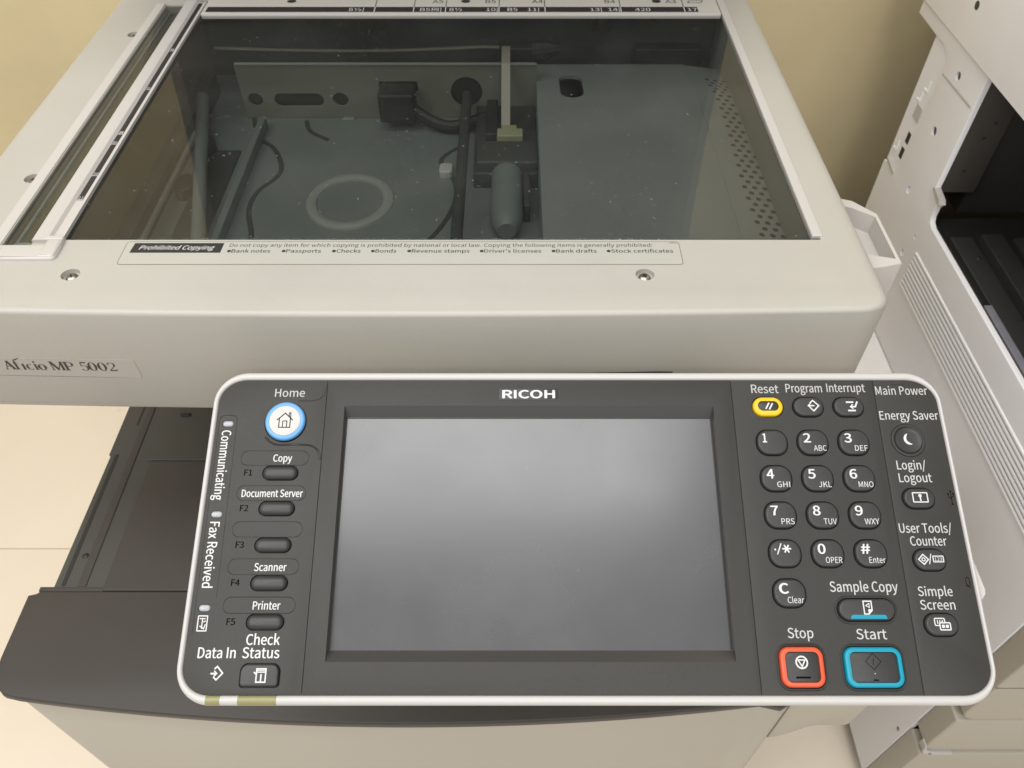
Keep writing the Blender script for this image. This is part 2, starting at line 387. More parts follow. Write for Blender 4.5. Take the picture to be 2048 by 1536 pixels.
# mechanics
mb = MB(); tube(mb, [(-39.5, 393, -45), (-39.5, 654, -45)], 4.4, 14); build("guide_rod", mb, "metal_d", SC)
mb = MB(); tube(mb, [(-211, 395, -50), (-226, 456, -50), (-275, 658, -50)], [5, 5, 5.5], 12); build("guide_rail", mb, "metal", SC)
mb = MB(); tube(mb, [(-266, 395, -50), (-266, 600, -50)], 2.0, 8); build("wire_guide", mb, "metal", SC)
mb = MB(); box(mb, -223, -217, 400, 640, -67.9, -58, 0.8); build("rail_bracket", mb, "metal", SC)
mb = MB(); box(mb, -258, -232, 394, 600, -67.9, -66.5, 0.5); build("side_channel", mb, "metal_d", SC)
mb = MB(); box(mb, -285.9, -274, 420, 700, -68, -48, 1.0); build("side_rail", mb, "metal_d", SC)
for x, y in ((-262, 600), (-262, 540)):
    mb = MB(); solid(mb, circle(x, y, 9, 18, 12), prof_box(-58, -67.9, 0.8)); build("pulley", mb, "bay", SC)
mb = MB(); box(mb, -115, -84, 630, 652.9, -58, -33, 2.5); build("cable_clamp", mb, "bay", SC)
mb = MB(); tube(mb, smooth_path([(-88, 640, -50), (-72, 634, -58), (-56, 630, -62), (-38, 632, -60), (-22, 640, -58)], 5), 5.5, 10); build("wire_loom", mb, "bay", SC)
mb = MB(); box(mb, -31, 20.5, 546, 652, -67.9, -54, 1.0); build("circuit_carrier", mb, "metal_d", SC)
mb = MB(); box(mb, -22, -12, 588, 645, -54, -44, 1.5); build("drive_gear_box", mb, "bay", SC)
mb = MB(); box(mb, -12.5, 9, 586, 598, -54, -44.5, 1.0); box(mb, -9, 4, 598.3, 606, -54, -46, 1.0); build("cable_socket", mb, "conn", SC)
mb = MB(); box(mb, -28.5, 20.6, 548, 580, -67, -45, 2.0); build("motor_bracket", mb, "metal_d", SC)
mb = MB(); tube(mb, [(-4, 476, -58), (-4, 482, -58), (-4, 492, -58), (-4, 548, -58)], [7, 10.5, 12.5, 12.5], 18); build("motor", mb, "metal", SC)
mb = MB(); box(mb, 9, 14, 500, 545, -67, -52, 1); build("motor_flange", mb, "metal_d", SC)
mb = MB(); box(mb, -60, -49, 560, 574, -67.9, -62, 1.2, 3); build("white_tab", mb, "white", SC)
# flat cable, belt and its holder
mb = MB(); vs = []
for y, z in ((704, -24), (690, -20), (668, -14.5), (650, -14.5), (611, -44), (604, -47)):
    vs += [(-9, y, z), (-1.6, y, z), (-1.6, y, z - 0.8), (-9, y, z - 0.8)]
mb.add(vs, [(4 * i + a, 4 * i + (a + 1) % 4, 4 * i + 4 + (a + 1) % 4, 4 * i + 4 + a) for i in range(5) for a in range(4)])
build("flat_cable", mb, "cable", SC)
mb = MB(); tube(mb, smooth_path([(-268, 700, -25), (-200, 700, -27), (-120, 700, -27.5), (-60, 700, -25.5), (-25, 700, -24), (-8, 701, -25)], 5), 1.6, 6); build("drive_belt", mb, "belt", SC)
mb = MB(); box(mb, -12, 20, 696, 712, -38, -23, 2); tube(mb, [(18, 702, -28), (30, 702, -27), (44, 702, -26)], [8, 8, 4], 10); build("belt_holder", mb, "bay", SC)
mb = MB(); box(mb, 77, 90, 731, 735.9, -24, -8, 1.5); build("rear_notch", mb, "black", SC)
mb = MB()
for x, z in ((20, -14), (48, -9)): box(mb, x, x + 16, 734.4, 735.9, z, z + 2, 0.3); box(mb, x + 11, x + 17, 734.3, 735.9, z, z + 5, 0.3)
build("wall_slot", mb, "black", SC)
mb = MB(); box(mb, 115, 178, 722, 736, -60, -36, 1.5); box(mb, 128, 142, 718, 722, -38, -34, 0.6, None, 0); build("harness_block", mb, "bay", SC)
# panes
mb = MB(); box(mb, -284, 190, 393.2, 741, -3.6, -0.7, 0.3); build("platen_glass", mb, "glass", SC)
mb = MB(); box(mb, -312.8, -295.2, 385.2, 732, -4, -1.2, 0.2); build("slit_glass", mb, "glass", SC)
mb = MB(); box(mb, -313.5, -294.5, 384, 733, -12, -9, 0.2); SL = build("slit_bed", mb, "metal_o", SC)
mb = MB(); box(mb, -309.6, -304.5, 397, 731, -9.0, -7.6, 0.4); box(mb, -303.8, -302.2, 397, 731, -9, -7, 0.3); build("slit_rail", mb, "tan_in", SC)
mb = MB(); box(mb, -312.5, -310.5, 397, 731, -9.0, -6.6, 0.3); build("slit_rail", mb, "pad", SC)
mb = MB(); box(mb, -312.6, -295.6, 385.4, 396.6, -8.8, -6, 0.4); build("slit_pad", mb, "pad", SC)
# trims around the glass
mb = MB(); box(mb, 186.3, 192.8, 394.6, 741, -3, 0.9, 0.5); build("glass_trim", mb, "white", SC)
mb = MB(); box(mb, -321, -313.6, 386, 733, -1, 0.9, 0.5); build("guide_strip", mb, "white", SC)
mb = MB()
TY = lambda u, v, w: (u, 388 - w, v)   # cross-section swept along the depth
solid(mb, [(-294.6, -1), (-276.8, -1), (-276.8, 1.5), (-278.9, 1.5), (-279.4, 0.8), (-283.6, 0.8), (-285.2, 2.6), (-285.8, 2.8), (-293.8, 2.8), (-294.6, 2.2)],
      [(0, 0), (0, -347)], TY); 
build("side_scale", mb, "white", SC, 20)
SS = MB(); flat(SS, [(-283.4, 431.5), (-279.5, 431.5), (-279.5, 733), (-283.4, 733)], 0.92, mi=0)
for y, s in ((431.8, "11"), (459.4, "10"), (498.5, "8½"), (511.6, "8"), (576, "5½"), (640, "5")):
    text(SS, s, XYZ, (-282.9, y + 0.5), 3.4 if len(s) < 3 else 2.6, 3.0, 1.0, (1, 0), (0, 1), 1)
    stroke(SS, [(-283.4, y), (-279.5, y)], 0.4, 1.0, mi=1)
build("scale_print", SS, ["ink", "print_"], SC)
mb = MB(); solid(mb, rrect(-297, 377.8, 44.5, 13.4, (0.8, 0.8, 0.8, 3), 3), prof_box(2.3, -0.5, 1.4)); build("frame_end", mb, "white", SC)
mb = MB(); solid(mb, rrect(-280, 380.5, 9.6, 17, (1, 1, 1, 2.5), 3), prof_box(3.2, -0.5, 1.3)); build("end_block", mb, "white", SC)
mb = MB(); box(mb, -287, -275.6, 388.6, 392.4, 0, 3.0, 0.8); build("end_block", mb, "white", SC)
mb = MB(); box(mb, -311, -310, 372, 383, 2.0, 2.5, 0.2); build("frame_rib", mb, "white", SC)
# rear size scale
mb = MB(); box(mb, -276.2, 185.5, 710.5, 752, -3, 1.0, 0.6); RS = build("rear_scale", mb, "scale", SC)
mb = MB(); box(mb, -276, 185.3, 710.2, 712.6, -2, 1.4, 0.4); build("scale_lip", mb, "white", SC)
mb = MB()
flat(mb, [(-273, 714.5), (166, 714.5), (166, 725), (-273, 725)], 1.1, mi=0)
for x in (-122.8, -87.9, -59.4, -11.6, 29.5, 97.3, 154.0):
    stroke(mb, [(x, 725), (x, 752)], 0.7, 1.12, mi=0); stroke(mb, [(x, 714.5), (x, 725)], 0.8, 1.16, mi=1)
for x, s in ((-146, "5½|"), (-82, "B5R"), (-69, "8|"), (-56, "8½"), (-23, "10|"), (-4, "B5"), (14, "11|"), (70, "13|"), (86, "14|"), (110, "420"), (157, "17")):
    text(mb, s, XYZ, (x, 716.3), 6.2, None, 1.16, (1, 0), (0, 1), 1)
for x, s in ((-72, "A5"), (-24, "B5"), (18, "A4"), (84, "B4"), (139, "A3")):
    text(mb, s, XYZ, (x, 733), 6.5, None, 1.12, (1, 0), (0, 1), 0)
for x, y in ((-200, 737), (-42, 737), (131, 737)): flat(mb, circle(x, y, 4.2, 14, 3.6), 1.14, mi=0)
stroke(mb, [(159, 733.5), (171, 733.5), (173, 738), (161, 738)], 0.8, 1.12, closed=True, mi=0)
build("scale_print", mb, ["ink", "print_"], SC)
# screws in the cover
for x, y, m_ in screws:
    mb = MB()
    solid(mb, circle(x, y, 5.5, 20, 5.1), [(0, -3.0), (0, -8)], mi=0, bottom=False)
    solid(mb, circle(x, y, 3.7, 18), [(2.2, -0.8), (1.0, -1.1), (0.2, -1.9), (0, -2.6), (0, -3.1)], mi=1, bottom=False)
    for a in (0.5, 0.5 + math.pi / 2):
        dx, dy = math.cos(a) * 1.7, math.sin(a) * 1.7; stroke(mb, [(x - dx, y - dy), (x + dx, y + dy)], 0.8, -0.76, mi=2)
    build("screw", mb, ["cream", m_, "black"], SC)
# warning label
mb = MB(); flat(mb, rrect(-67, 378.6, 339, 21.6, 2.0, 4), 0.2, th=0.25); stroke(mb, rrect(-67, 378.6, 339, 21.6, 2.0, 4), 0.4, 0.215, XYZ, 1, True); build("warning_label", mb, ["label", "tan_in"], SC)
mb = MB()
flat(mb, [(-232.3, 378.7), (-177.2, 378.7), (-176.8, 388), (-231.6, 388)], 0.27, mi=0, th=0.07)
E_ = dict(ex=(1, 0), ey=(0, 1))
text(mb, "Prohibited Copying", XYZ, (-227.6, 381.6), 3.9, 46, 0.33, mi=1, bold=0.012, shear=0.3, **E_)
text(mb, "Do not copy any item for which copying is prohibited by national or local law. Copying the following items is generally prohibited:", XYZ, (-173, 384.4), 3.1, 259, 0.27, mi=0, shear=0.05, **E_)
for x, s, wd in ((-173.5, "Bank notes", 26.5), (-140.2, "Passports", 24), (-109.6, "Checks", 17.5), (-85.9, "Bonds", 15.5), (-63.8, "Revenue stamps", 38), (-19.7, "Driver's licenses", 37.5), (24, "Bank drafts", 27.5), (57.5, "Stock certificates", 40.5)):
    flat(mb, circle(x + 1.3, 380.3, 1.25, 10, 1.15), 0.27, mi=0)
    text(mb, s, XYZ, (x + 2.9, 378.8), 3.1, wd - 2.9, 0.27, mi=0, bold=0.014, **E_)
text(mb, "-AR0-", XYZ, (96, 387.6), 1.2, 6, 0.27, mi=0, **E_)
build("label_print", mb, ["ink", "print_"], SC)
# badge on the front
TF = lambda u, v, w: (u, 324.8 + 4.8 * bow(u) - w, v)
mb = MB(); flat(mb, dense(rrect(-283, -46.8, 112, 15.6, 1.2, 3), 10), 0.25, TF, th=0.3); build("badge", mb, "clear", SC)
def serif(mb, T, ox, base, cap, width, w):
    """Old-style serif lettering of the badge; unit cap height, widths below."""
    k = 0.06; q = MB()
    def ln(a, b, t): stroke(q, [a, b], t, 0)
    def arc(cx, cy, rx, ry, a0, a1, thin, thick, n=14):
        L = []; R = []
        for i in range(n + 1):
            a = rad(a0 + (a1 - a0) * i / n); t = thin + (thick - thin) * abs(math.cos(a)) ** 1.3; c_, s_ = math.cos(a), math.sin(a)
            L.append((cx + (rx + t / 2) * c_, cy + (ry + t / 4) * s_, 0)); R.append((cx + (rx - t / 2) * c_, cy + (ry - t / 4) * s_, 0))
        q.add(L + R, [(i, i + 1, n + 2 + i, n + 1 + i) for i in range(n)])
    def ser(x, y, h=0.12): ln((x - h, y), (x + h, y), 0.05)
    x = 0.0
    ln((0.08, 0.02), (0.40, 1.0), 0.06); ln((0.38, 1.0), (0.72, 0.02), 0.2); ln((0.2, 0.36), (0.6, 0.36), 0.05); ser(0.08, 0.025); ser(0.72, 0.025, 0.16)   # A
    x = 1.0
    ln((x, 0), (x, 0.95), 0.17); ser(x, 0.025, 0.13); ln((x - 0.16, 0.66), (x + 0.16, 0.66), 0.05); arc(x + 0.2, 0.98, 0.2, 0.2, 180, 60, 0.07, 0.1); ln((x + 0.12, 1.14), (x + 0.52, 1.34), 0.08)  # f with stroke
    x = 1.56
    ln((x, 0), (x, 0.68), 0.17); ser(x, 0.025, 0.14)   # i
    arc(2.08, 0.33, 0.22, 0.33, 50, 320, 0.05, 0.16)  # c
    x = 2.56
    ln((x, 0), (x, 0.68), 0.16); ser(x, 0.025); q.add([(px, py, 0) for px, py in circle(x, 0.92, 0.09, 10)], [tuple(range(10))])
    arc(3.06, 0.33, 0.25, 0.33, 0, 360, 0.06, 0.19, 24)  # o
    x = 3.88  # M
    ln((x, 0), (x, 1), 0.06); ser(x, 0.025); ser(x, 0.975); ln((x + 0.02, 1), (x + 0.45, 0.05), 0.2); ln((x + 0.43, 0.05), (x + 0.84, 1), 0.06); ln((x + 0.84, 0), (x + 0.84, 1), 0.19); ser(x + 0.84, 0.025, 0.16); ser(x + 0.88, 0.975)
    x = 5.06  # P
    ln((x, 0), (x, 1), 0.19); ser(x, 0.025, 0.17); ln((x - 0.17, 0.975), (x + 0.3, 0.975), 0.05); ln((x, 0.47), (x + 0.3, 0.47), 0.05); arc(x + 0.3, 0.722, 0.24, 0.25, -90, 90, 0.05, 0.16)
    x = 6.22  # 5
    ln((x + 0.08, 0.95), (x + 0.52, 0.95), 0.12); ln((x + 0.1, 0.98), (x + 0.06, 0.52), 0.05); arc(x + 0.26, 0.31, 0.28, 0.3, 130, -150, 0.05, 0.16)
    for x in (7.15, 7.93): arc(x + 0.02, 0.5, 0.26, 0.49, 0, 360, 0.06, 0.2, 26)
    x = 8.45  # 2
    arc(x + 0.28, 0.72, 0.25, 0.27, 170, -40, 0.05, 0.15); ln((x + 0.48, 0.56), (x + 0.04, 0.08), 0.06); ln((x + 0.02, 0.06), (x + 0.56, 0.06), 0.12); ln((x + 0.56, 0.05), (x + 0.6, 0.22), 0.05)
    sx = width / 9.05
    mb.add([T(ox + p[0] * sx, base + p[1] * cap, w) for p in q.v], q.f)
mb = MB(); serif(mb, TF, -308.5, -48.8, 7.4, 68.5, 0.3); build("badge_lettering", mb, "ink_soft", SC)
mb = MB(); flat(mb, [(20, -51.2), (98, -50.6), (98, -49.6), (90, -49.2), (20, -49.8)], 0.3, TF, th=0.3); build("panel_slot", mb, "black", SC)
mb = MB(); stroke(mb, [(-330 + 10 * i, -80.5) for i in range(53)], 0.6, 0.15, TF); build("cover_seam", mb, "cream_tan", SC)

# --- document cover, hinged open behind the glass
LA = rad(62)
TL = lambda u, v, w: (u, 792 - v * math.cos(LA) + w * math.sin(LA), 14 + v * math.sin(LA) + w * math.cos(LA))
mb = MB(); solid(mb, rrect(-68, 235, 584, 470, 14, 4), prof_box(60, 0, 4), TL); DC = build("document_cover", mb, "cream", COP)
mb = MB(); solid(mb, rrect(-66, 225, 560, 420, 6, 3), [(2, -6), (0, -5), (0, 0.2)], TL); build("cover_pad", mb, "lid", DC)
for x in (-280, 150):
    mb = MB(); box(mb, x - 22, x + 22, 775, 812, 0, 22, 3); build("cover_hinge", mb, "deck2", DC)
# --- side pocket on the right
mb = MB()
PHL = [(216.5, 405), (233, 407), (249.6, 402.6), (249.8, 447.8), (236.5, 458), (216.5, 466)]
solid(mb, [(212, 391), (240, 395), (252.3, 398.5), (252.6, 451), (239.5, 466.5), (212, 477.5)], prof_box(-24, -60, 0.8), XYZ, 0, [PHL], -38)
solid(mb, PHL, [(0, -38), (0, -40)], XYZ, 1)
build("side_pocket", mb, ["white", "white"], COP)

# --- control panel
TI = rad(21.72); P0 = Vector((0, 294.8, -21.7)); EV = Vector((0, -math.cos(TI), -math.sin(TI))); EN = Vector((0, -math.sin(TI), math.cos(TI)))
def TP(u, v, w):
    p = P0 + Vector((u, 0, 0)) + EV * v + EN * w
    return (p.x, p.y, p.z)
UL, UR, VT, VB = -164.6, 236.6, -4.2, 168.4
um, vm = (UL + UR) / 2, (VT + VB) / 2
rim_o = [(u + (1.0 * (v - 30) / 130 if u > um else -0.35 * (v - 30) / 130), v) for u, v in dense(rrect(um, vm, UR - UL, VB - VT, 18, 12), 20)]
def rimk(n): return 1.0 - (0.50 if n.x > 0 else 0.33) * n.x * n.x
face = [(p[0] - n.x * 4.65 * rimk(n), p[1] - n.y * 4.65 * rimk(n)) for p, n in zip(rim_o, normals(rim_o))]
def inset_(loop, d): return [(p[0] - n.x * d, p[1] - n.y * d) for p, n in zip(loop, normals(loop))]
PH = inset_(face, 1.2)
mb = MB()
solid(mb, rim_o, [(4.6, -0.6), (4.4, 0.3), (3.9, 0.9), (3.0, 1.25), (2.0, 1.25), (1.0, 0.8), (0.3, -0.2), (0, -1.6), (0, -13), (2, -17), (9, -22)], TP, 0, [PH], -12, kf=rimk)
PA = build("control_panel", mb, "rim", COP, 50)
def clip(poly, u, keep_left):
    out = []
    for i in range(len(poly)):
        a, b = poly[i], poly[(i + 1) % len(poly)]
        ia = (a[0] <= u) == keep_left; ib = (b[0] <= u) == keep_left
        if ia: out.append(a)
        if ia != ib:
            t = (u - a[0]) / (b[0] - a[0]); out.append((u, a[1] + (b[1] - a[1]) * t))
    return out
FP = [(0.25, 0.12), (0.08, 0.06), (0, -0.1), (0, -1.4)]
mb = MB(); solid(mb, inset_(face, 0.6), [(0, -1.5), (0, -2.5)], TP, 0, [rrect(9.2, 82.0, 203.5, 134, 0.5, 2)], -2.4, False); build("panel_base", mb, "black", PA)
# key list: name, centre, size, radius, label
KP = []
for r_, row in enumerate((36.6, 56.4, 76.0, 95.8)):
    for c_, u in enumerate((140.5, 162.5, 184.6)):
        n_ = (("1", ""), ("2", "ABC"), ("3", "DEF"), ("4", "GHI"), ("5", "JKL"), ("6", "MNO"), ("7", "PRS"), ("8", "TUV"), ("9", "WXY"), ("./*", ""), ("0", "OPER"), ("#", "Enter"))[r_ * 3 + c_]
        KP.append((u, row, n_))
KP.append((140.4, 115.6, ("C", "Clear")))
g = 0.6
def keyloop(u, v, gap=0): return rrect(u, v, 16.2 + 2 * gap, 13.8 + 2 * gap, 6.0 + gap, 7)
def pill(u, v, w, h, gap=0): return rrect(u, v, w + 2 * gap, h + 2 * gap, h / 2 + gap - 0.02, 9)
ROUND = [("reset_key", 140.5, 16.2, 16.4, 10.9), ("program_key", 162.6, 16.3, 16.4, 10.9), ("interrupt_key", 184.7, 16.3, 16.4, 10.9),
         ("login_key", 214.4, 67.1, 16.4, 10.6), ("user_tools_key", 214.4, 99.0, 16.4, 10.7), ("simple_screen_key", 214.4, 130.9, 16.4, 10.7), ("sample_copy_key", 178.1, 123.7, 28.4, 10.6)]
FK = [(-123.6, 53.3 + 19.08 * i) for i in range(5)]
hk_left = [pill(u, v, 18.3, 7.2, g) for u, v in FK] + [circle(-123.6, 24.9, 10.9 + 0.6, 40), rrect(-123.5, 154.6, 18.8 + 2 * g, 10.4 + 2 * g, (2, 2, 4, 4), 5)]
hk_left += [rrect(-154.8, v, 6.1, 3.6, 1.7, 5) for v in (25.8, 75.4, 122.8)]
hk_pad = [keyloop(u, v, g) for u, v, _ in KP] + [pill(u, v, w, h, g) for n_, u, v, w, h in ROUND if u < 199]
hk_pad += [rrect(142.5, 150.8, 21.6 + 2 * g, 19.0 + 2 * g, 5.4, 7), rrect(177.7, 150.9, 28.4 + 2 * g, 19.0 + 2 * g, 5.4, 7)]
hk_right = [pill(u, v, w, h, g) for n_, u, v, w, h in ROUND if u > 199] + [circle(214.5, 35.2, 9.3, 36)]
REC = [(-92.1, 15.4), (110.7, 15.4), (110.4, 148.4), (-92.1, 148.4)]
u1, u2, u3 = -102.4, 121.5, 200.4; sg = 0.09
for nm, poly, hl in (("face_plate", clip(face, u1 - sg, True), hk_left),
                     ("face_plate", clip(clip(face, u1 + sg, False), u2 - sg, True), [REC]),
                     ("face_plate", clip(clip(face, u2 + sg, False), u3 - sg, True), hk_pad),
                     ("face_plate", clip(face, u3 + sg, False), hk_right)):
    mb = MB(); solid(mb, poly, FP, TP, 0, hl, -1.45, False)
    build(nm, mb, "panel", PA, 30)
# screen well and screen
mb = MB(); a = REC; b = [(-91.4, 20.7), (110.0, 20.7), (110.2, 142.7), (-91.6, 142.7)]
mb.add([TP(u, v, 0.12) for u, v in a] + [TP(u, v, -4.6) for u, v in b], [(i, (i + 1) % 4, 4 + (i + 1) % 4, 4 + i) for i in range(4)])
build("screen_well", mb, "bezel", PA, 20)
mb = MB(); solid(mb, rrect(9.2, 82.6, 202, 122, 0.5, 2), [(0, -4.4), (0, -6)], TP); build("touch_screen", mb, "screen", PA)
mb = MB()
for e in (((-91.4, 21.0), (110.0, 21.0)), ((-91.2, 21.0), (-91.4, 142.6)), ((109.7, 21.0), (109.9, 142.6))): stroke(mb, list(e), 0.9, -4.3, TP)
build("screen_gasket", mb, "black", PA)
# raised outlines on the left plate
def ridge(path, r=0.32, closed=False, w=0.08): 
    mb = MB(); tube(mb, [TP(u, v, w) for u, v in path], r, 6, closed); return mb
for i in range(5): build("label_frame", ridge(rrect(-127.5, 45.0 + 19.1 * i, 36.5, 8.0, 3.9, 6), 0.22, True), "panel", PA, 60)
hs = smooth_path([(-133.8, 33, 0), (-131, 36.0, 0), (-127, 37.6, 0), (-121, 37.6, 0), (-112, 37.6, 0), (-107.5, 38.6, 0), (-104.2, 41.5, 0), (-103.2, 46, 0)], 5)
build("contour_line", ridge([(p.x, p.y) for p in hs], 0.55), "panel", PA, 60)
build("contour_line", ridge([(-118, 12.6), (-110, 12.6), (-106, 11.4), (-103.6, 8.6), (-103, 4)], 0.25), "panel", PA, 60)
build("contour_line", ridge([(-159.6, 136), (-159.9, 24), (-159.2, 21.8), (-157.6, 21), (-152, 21), (-150.6, 21.8), (-150.2, 24), (-149.6, 118)], 0.2), "panel", PA, 60)
build("contour_line", ridge([(211, 0.6), (211, 3.0), (218.2, 3.0), (218.4, 0.6)], 0.2), "panel", PA, 60)
# keys
KW = 2.04
SOFT = [(1.4, 1.95), (0.8, 1.88), (0.38, 1.6), (0.1, 1.1), (0, 0.5), (0, -1.45)]
def key(name, loop, prof, mats=("key", "print_"), deco=None, label=None):
    mb = MB(); solid(mb, loop, prof, TP, 0, bottom=False)
    if deco: deco(mb)
    return build(name, mb, list(mats), PA, 40, label)
for u, v, (a_, b_) in KP:
    def deco(mb, u=u, v=v, a_=a_, b_=b_):
        if a_ == "./*":
            flat(mb, circle(u - 5.2, v - 1.9, 0.5, 8), (KW + 0.00), TP, 1); stroke(mb, [(u - 4.3, v + 0.6), (u - 1.9, v - 5.0)], 0.55, (KW + 0.00), TP, 1)
            for q in (0, 60, 120): stroke(mb, [(u + 0.7 - 2.3 * math.cos(rad(q)), v - 2.3 - 2.2 * math.sin(rad(q))), (u + 0.7 + 2.3 * math.cos(rad(q)), v - 2.3 + 2.2 * math.sin(rad(q)))], 0.75, (KW + 0.00) + 0.004 * q / 60, TP, 1)
        else:
            text(mb, a_, TP, (u - 5.2, v + 0.2), 4.9, {"1": 2.0, "#": 4.6, "C": 4.4}.get(a_, 3.7), (KW + 0.00), mi=1, bold=0.07 if a_ == "C" else 0.04)
        if b_: text(mb, b_, TP, (u + 6.5 - {"Enter": 8.3, "Clear": 8.2, "OPER": 8.4, "WXY": 7.6, "MNO": 7.8}.get(b_, 6.8), v + 4.9), 3.0, {"Enter": 8.3, "Clear": 8.2, "OPER": 8.4, "WXY": 7.6, "MNO": 7.8}.get(b_, 6.8), (KW + 0.00), mi=1)
        if a_ == "5": dome(mb, u + 0.6, v - 0.6, 1.4, 0.7, 0.35, TP, 0, 8)
    key("number_key" if a_ not in ("C", "./*", "#") else "keypad_key", keyloop(u, v), SOFT, deco=deco, label="charcoal keypad key printed " + (a_ + " " + b_).strip())
DOMED = [(3.0, 2.3), (2.2, 2.22), (1.3, 1.95), (0.6, 1.45), (0.15, 0.8), (0, 0.2), (0, -1.45)]
for i, (u, v) in enumerate(FK):
    key("function_key", pill(u, v, 18.3, 7.2), DOMED, ("key",), label="plain oval key marked F%d" % (i + 1))
def diamond(mb, u, v, s=3.1, mi=1, flip=1, w=(KW + 0.00)):
    stroke(mb, [(u - 1.3 * flip, v - s + 1.3), (u, v - s), (u + s * flip, v), (u, v + s), (u - 1.3 * flip, v + s - 1.3)], 0.75, w, TP, mi)
    stroke(mb, [(u - 3.0 * flip, v), (u + 0.2 * flip, v)], 0.8, w, TP, mi); stroke(mb, [(u - 1.2 * flip, v - 1.3), (u + 0.3 * flip, v), (u - 1.2 * flip, v + 1.3)], 0.6, w + 0.01, TP, mi)
def d_reset(mb):
    for k in (0, 1): stroke(mb, [(139.1 + 1.9 * k, 17.6 + 0.3 * k), (141.2 + 1.9 * k, 14.0 + 0.3 * k)], 0.8, 1.2, TP, 1)
def d_prog(mb): 
    u, v = 165.0, 16.0
    stroke(mb, [(u - 1.7, v - 1.5), (u, v - 3), (u + 3, v), (u, v + 3), (u - 1.7, v + 1.3)], 0.7, (KW + 0.00), TP, 1)
    stroke(mb, [(u + 0.6, v), (u - 2.6, v)], 0.7, (KW + 0.00), TP, 1); stroke(mb, [(u - 1.3, v - 1.4), (u - 2.8, v), (u - 1.3, v + 1.4)], 0.6, (KW + 0.01), TP, 1)
def d_int(mb):
    u, v = 186.3, 16.2
    stroke(mb, [(u - 3.2, v - 2.2), (u + 0.9, v - 2.2)], 0.9, (KW + 0.00), TP, 1); stroke(mb, [(u - 2.6, v + 2.6), (u + 1.6, v + 2.6)], 0.9, (KW + 0.00), TP, 1)
    stroke(mb, [(u - 0.8, v + 0.4), (u + 1.6, v + 0.4), (u + 3.0, v - 2.6)], 0.85, (KW + 0.01), TP, 1); stroke(mb, [(u + 0.4, v - 1.0), (u - 1.0, v + 0.4), (u + 0.4, v + 1.6)], 0.6, (KW + 0.02), TP, 1)
def d_login(mb):
    u, v = 214.6, 66.8
    stroke(mb, rrect(u, v, 7.6, 4.9, 0.2, 2), 0.6, (KW + 0.00), TP, 1, True); flat(mb, circle(u, v - 0.9, 0.9, 10), (KW + 0.00), TP, 1); stroke(mb, [(u, v - 0.4), (u + 0.1, v + 1.9)], 0.7, (KW + 0.01), TP, 1)
def d_user(mb):
    u, v = 210.6, 98.9
    stroke(mb, [(u - 2.5, v), (u, v - 2.5), (u + 2.5, v), (u, v + 2.5)], 0.6, (KW + 0.00), TP, 1, True); stroke(mb, circle(u, v, 0.85, 8), 0.45, (KW + 0.00), TP, 1, True)
    stroke(mb, [(u + 2.7, v + 2.4), (u + 4.2, v - 2.8)], 0.45, (KW + 0.01), TP, 1)
    stroke(mb, rrect(u + 7.6, v - 0.2, 5.2, 2.9, 0.2, 2), 0.5, (KW + 0.00), TP, 1, True); text(mb, "123", TP, (u + 5.7, v + 0.7), 1.7, 3.8, (KW + 0.01), mi=1)
def d_simple(mb):
    u, v = 213.2, 129.6
    stroke(mb, rrect(u, v, 5.0, 3.4, 0.5, 2), 0.55, (KW + 0.00), TP, 1, True)
    for k in (-1.1, 0.1, 1.3): stroke(mb, [(u + k, v - 0.9), (u + k, v + 0.9)], 0.5, (KW + 0.00), TP, 1)
    flat(mb, rrect(u + 2.4, v + 2.1, 5.6, 3.8, 0.4, 2), (KW + 0.02), TP, 0); stroke(mb, rrect(u + 2.4, v + 2.1, 5.2, 3.4, 0.4, 2), 0.6, (KW + 0.04), TP, 1, True)
    for k in (-0.95, 1.0): flat(mb, rrect(u + 2.4 + k, v + 2.1, 1.45, 1.5, 0.1, 1), (KW + 0.04), TP, 1)
def d_sample(mb):
    u, v = 178.4, 122.6
    stroke(mb, [(u - 2, v - 3), (u + 2, v - 3), (u + 2, v + 1.4), (u + 0.2, v + 3.2), (u - 2, v + 3.2)], 0.6, (KW + 0.00), TP, 1, True)
    flat(mb, [(u + 0.1, v + 3.1), (u + 0.1, v + 0.9), (u + 2, v + 0.9), (u + 2, v + 1.4), (u + 0.4, v + 3.1)], (KW + 0.01), TP, 1)
    stroke(mb, [(u - 0.9, v - 0.9), (u + 0.8, v - 1.9), (u + 0.8, v + 0.1)], 0.4, (KW + 0.01), TP, 1, True)
    vs = [(169.6, 126.9), (170.0, 126.4), (170.6, 126.2), (186.2, 126.2), (186.8, 126.4), (187.2, 126.9), (187.5, 128.1), (169.2, 128.1)]
    flat(mb, vs, KW - 0.04, TP, 2)
DEC = dict(reset_key=d_reset, program_key=d_prog, interrupt_key=d_int, login_key=d_login, user_tools_key=d_user, simple_screen_key=d_simple, sample_copy_key=d_sample)
for n_, u, v, w, h in ROUND:
    if n_ == "reset_key":
        key(n_, pill(u, v - 0.2, 11.4, 5.6), [(0.4, 1.1), (0, 0.9), (0, -1.4)], deco=d_reset)
        mb = MB(); solid(mb, pill(u, v, w, h), [(2.0, 1.75), (1.2, 1.8), (0.5, 1.5), (0.1, 0.9), (0, 0.2), (0, -1.45)], TP, 0, [pill(u, v - 0.2, 11.5, 5.7)], 0.2, False); build("key_ring", mb, "yellow", PA, 45, "yellow ring of the reset key")
    else:
        key(n_, pill(u, v, w, h), SOFT if n_ != "sample_copy_key" else [(1.2, 1.95), (0.7, 1.86), (0.25, 1.5), (0, 0.8), (0, -1.45)], ("key", "print_", "cyan"), DEC[n_])
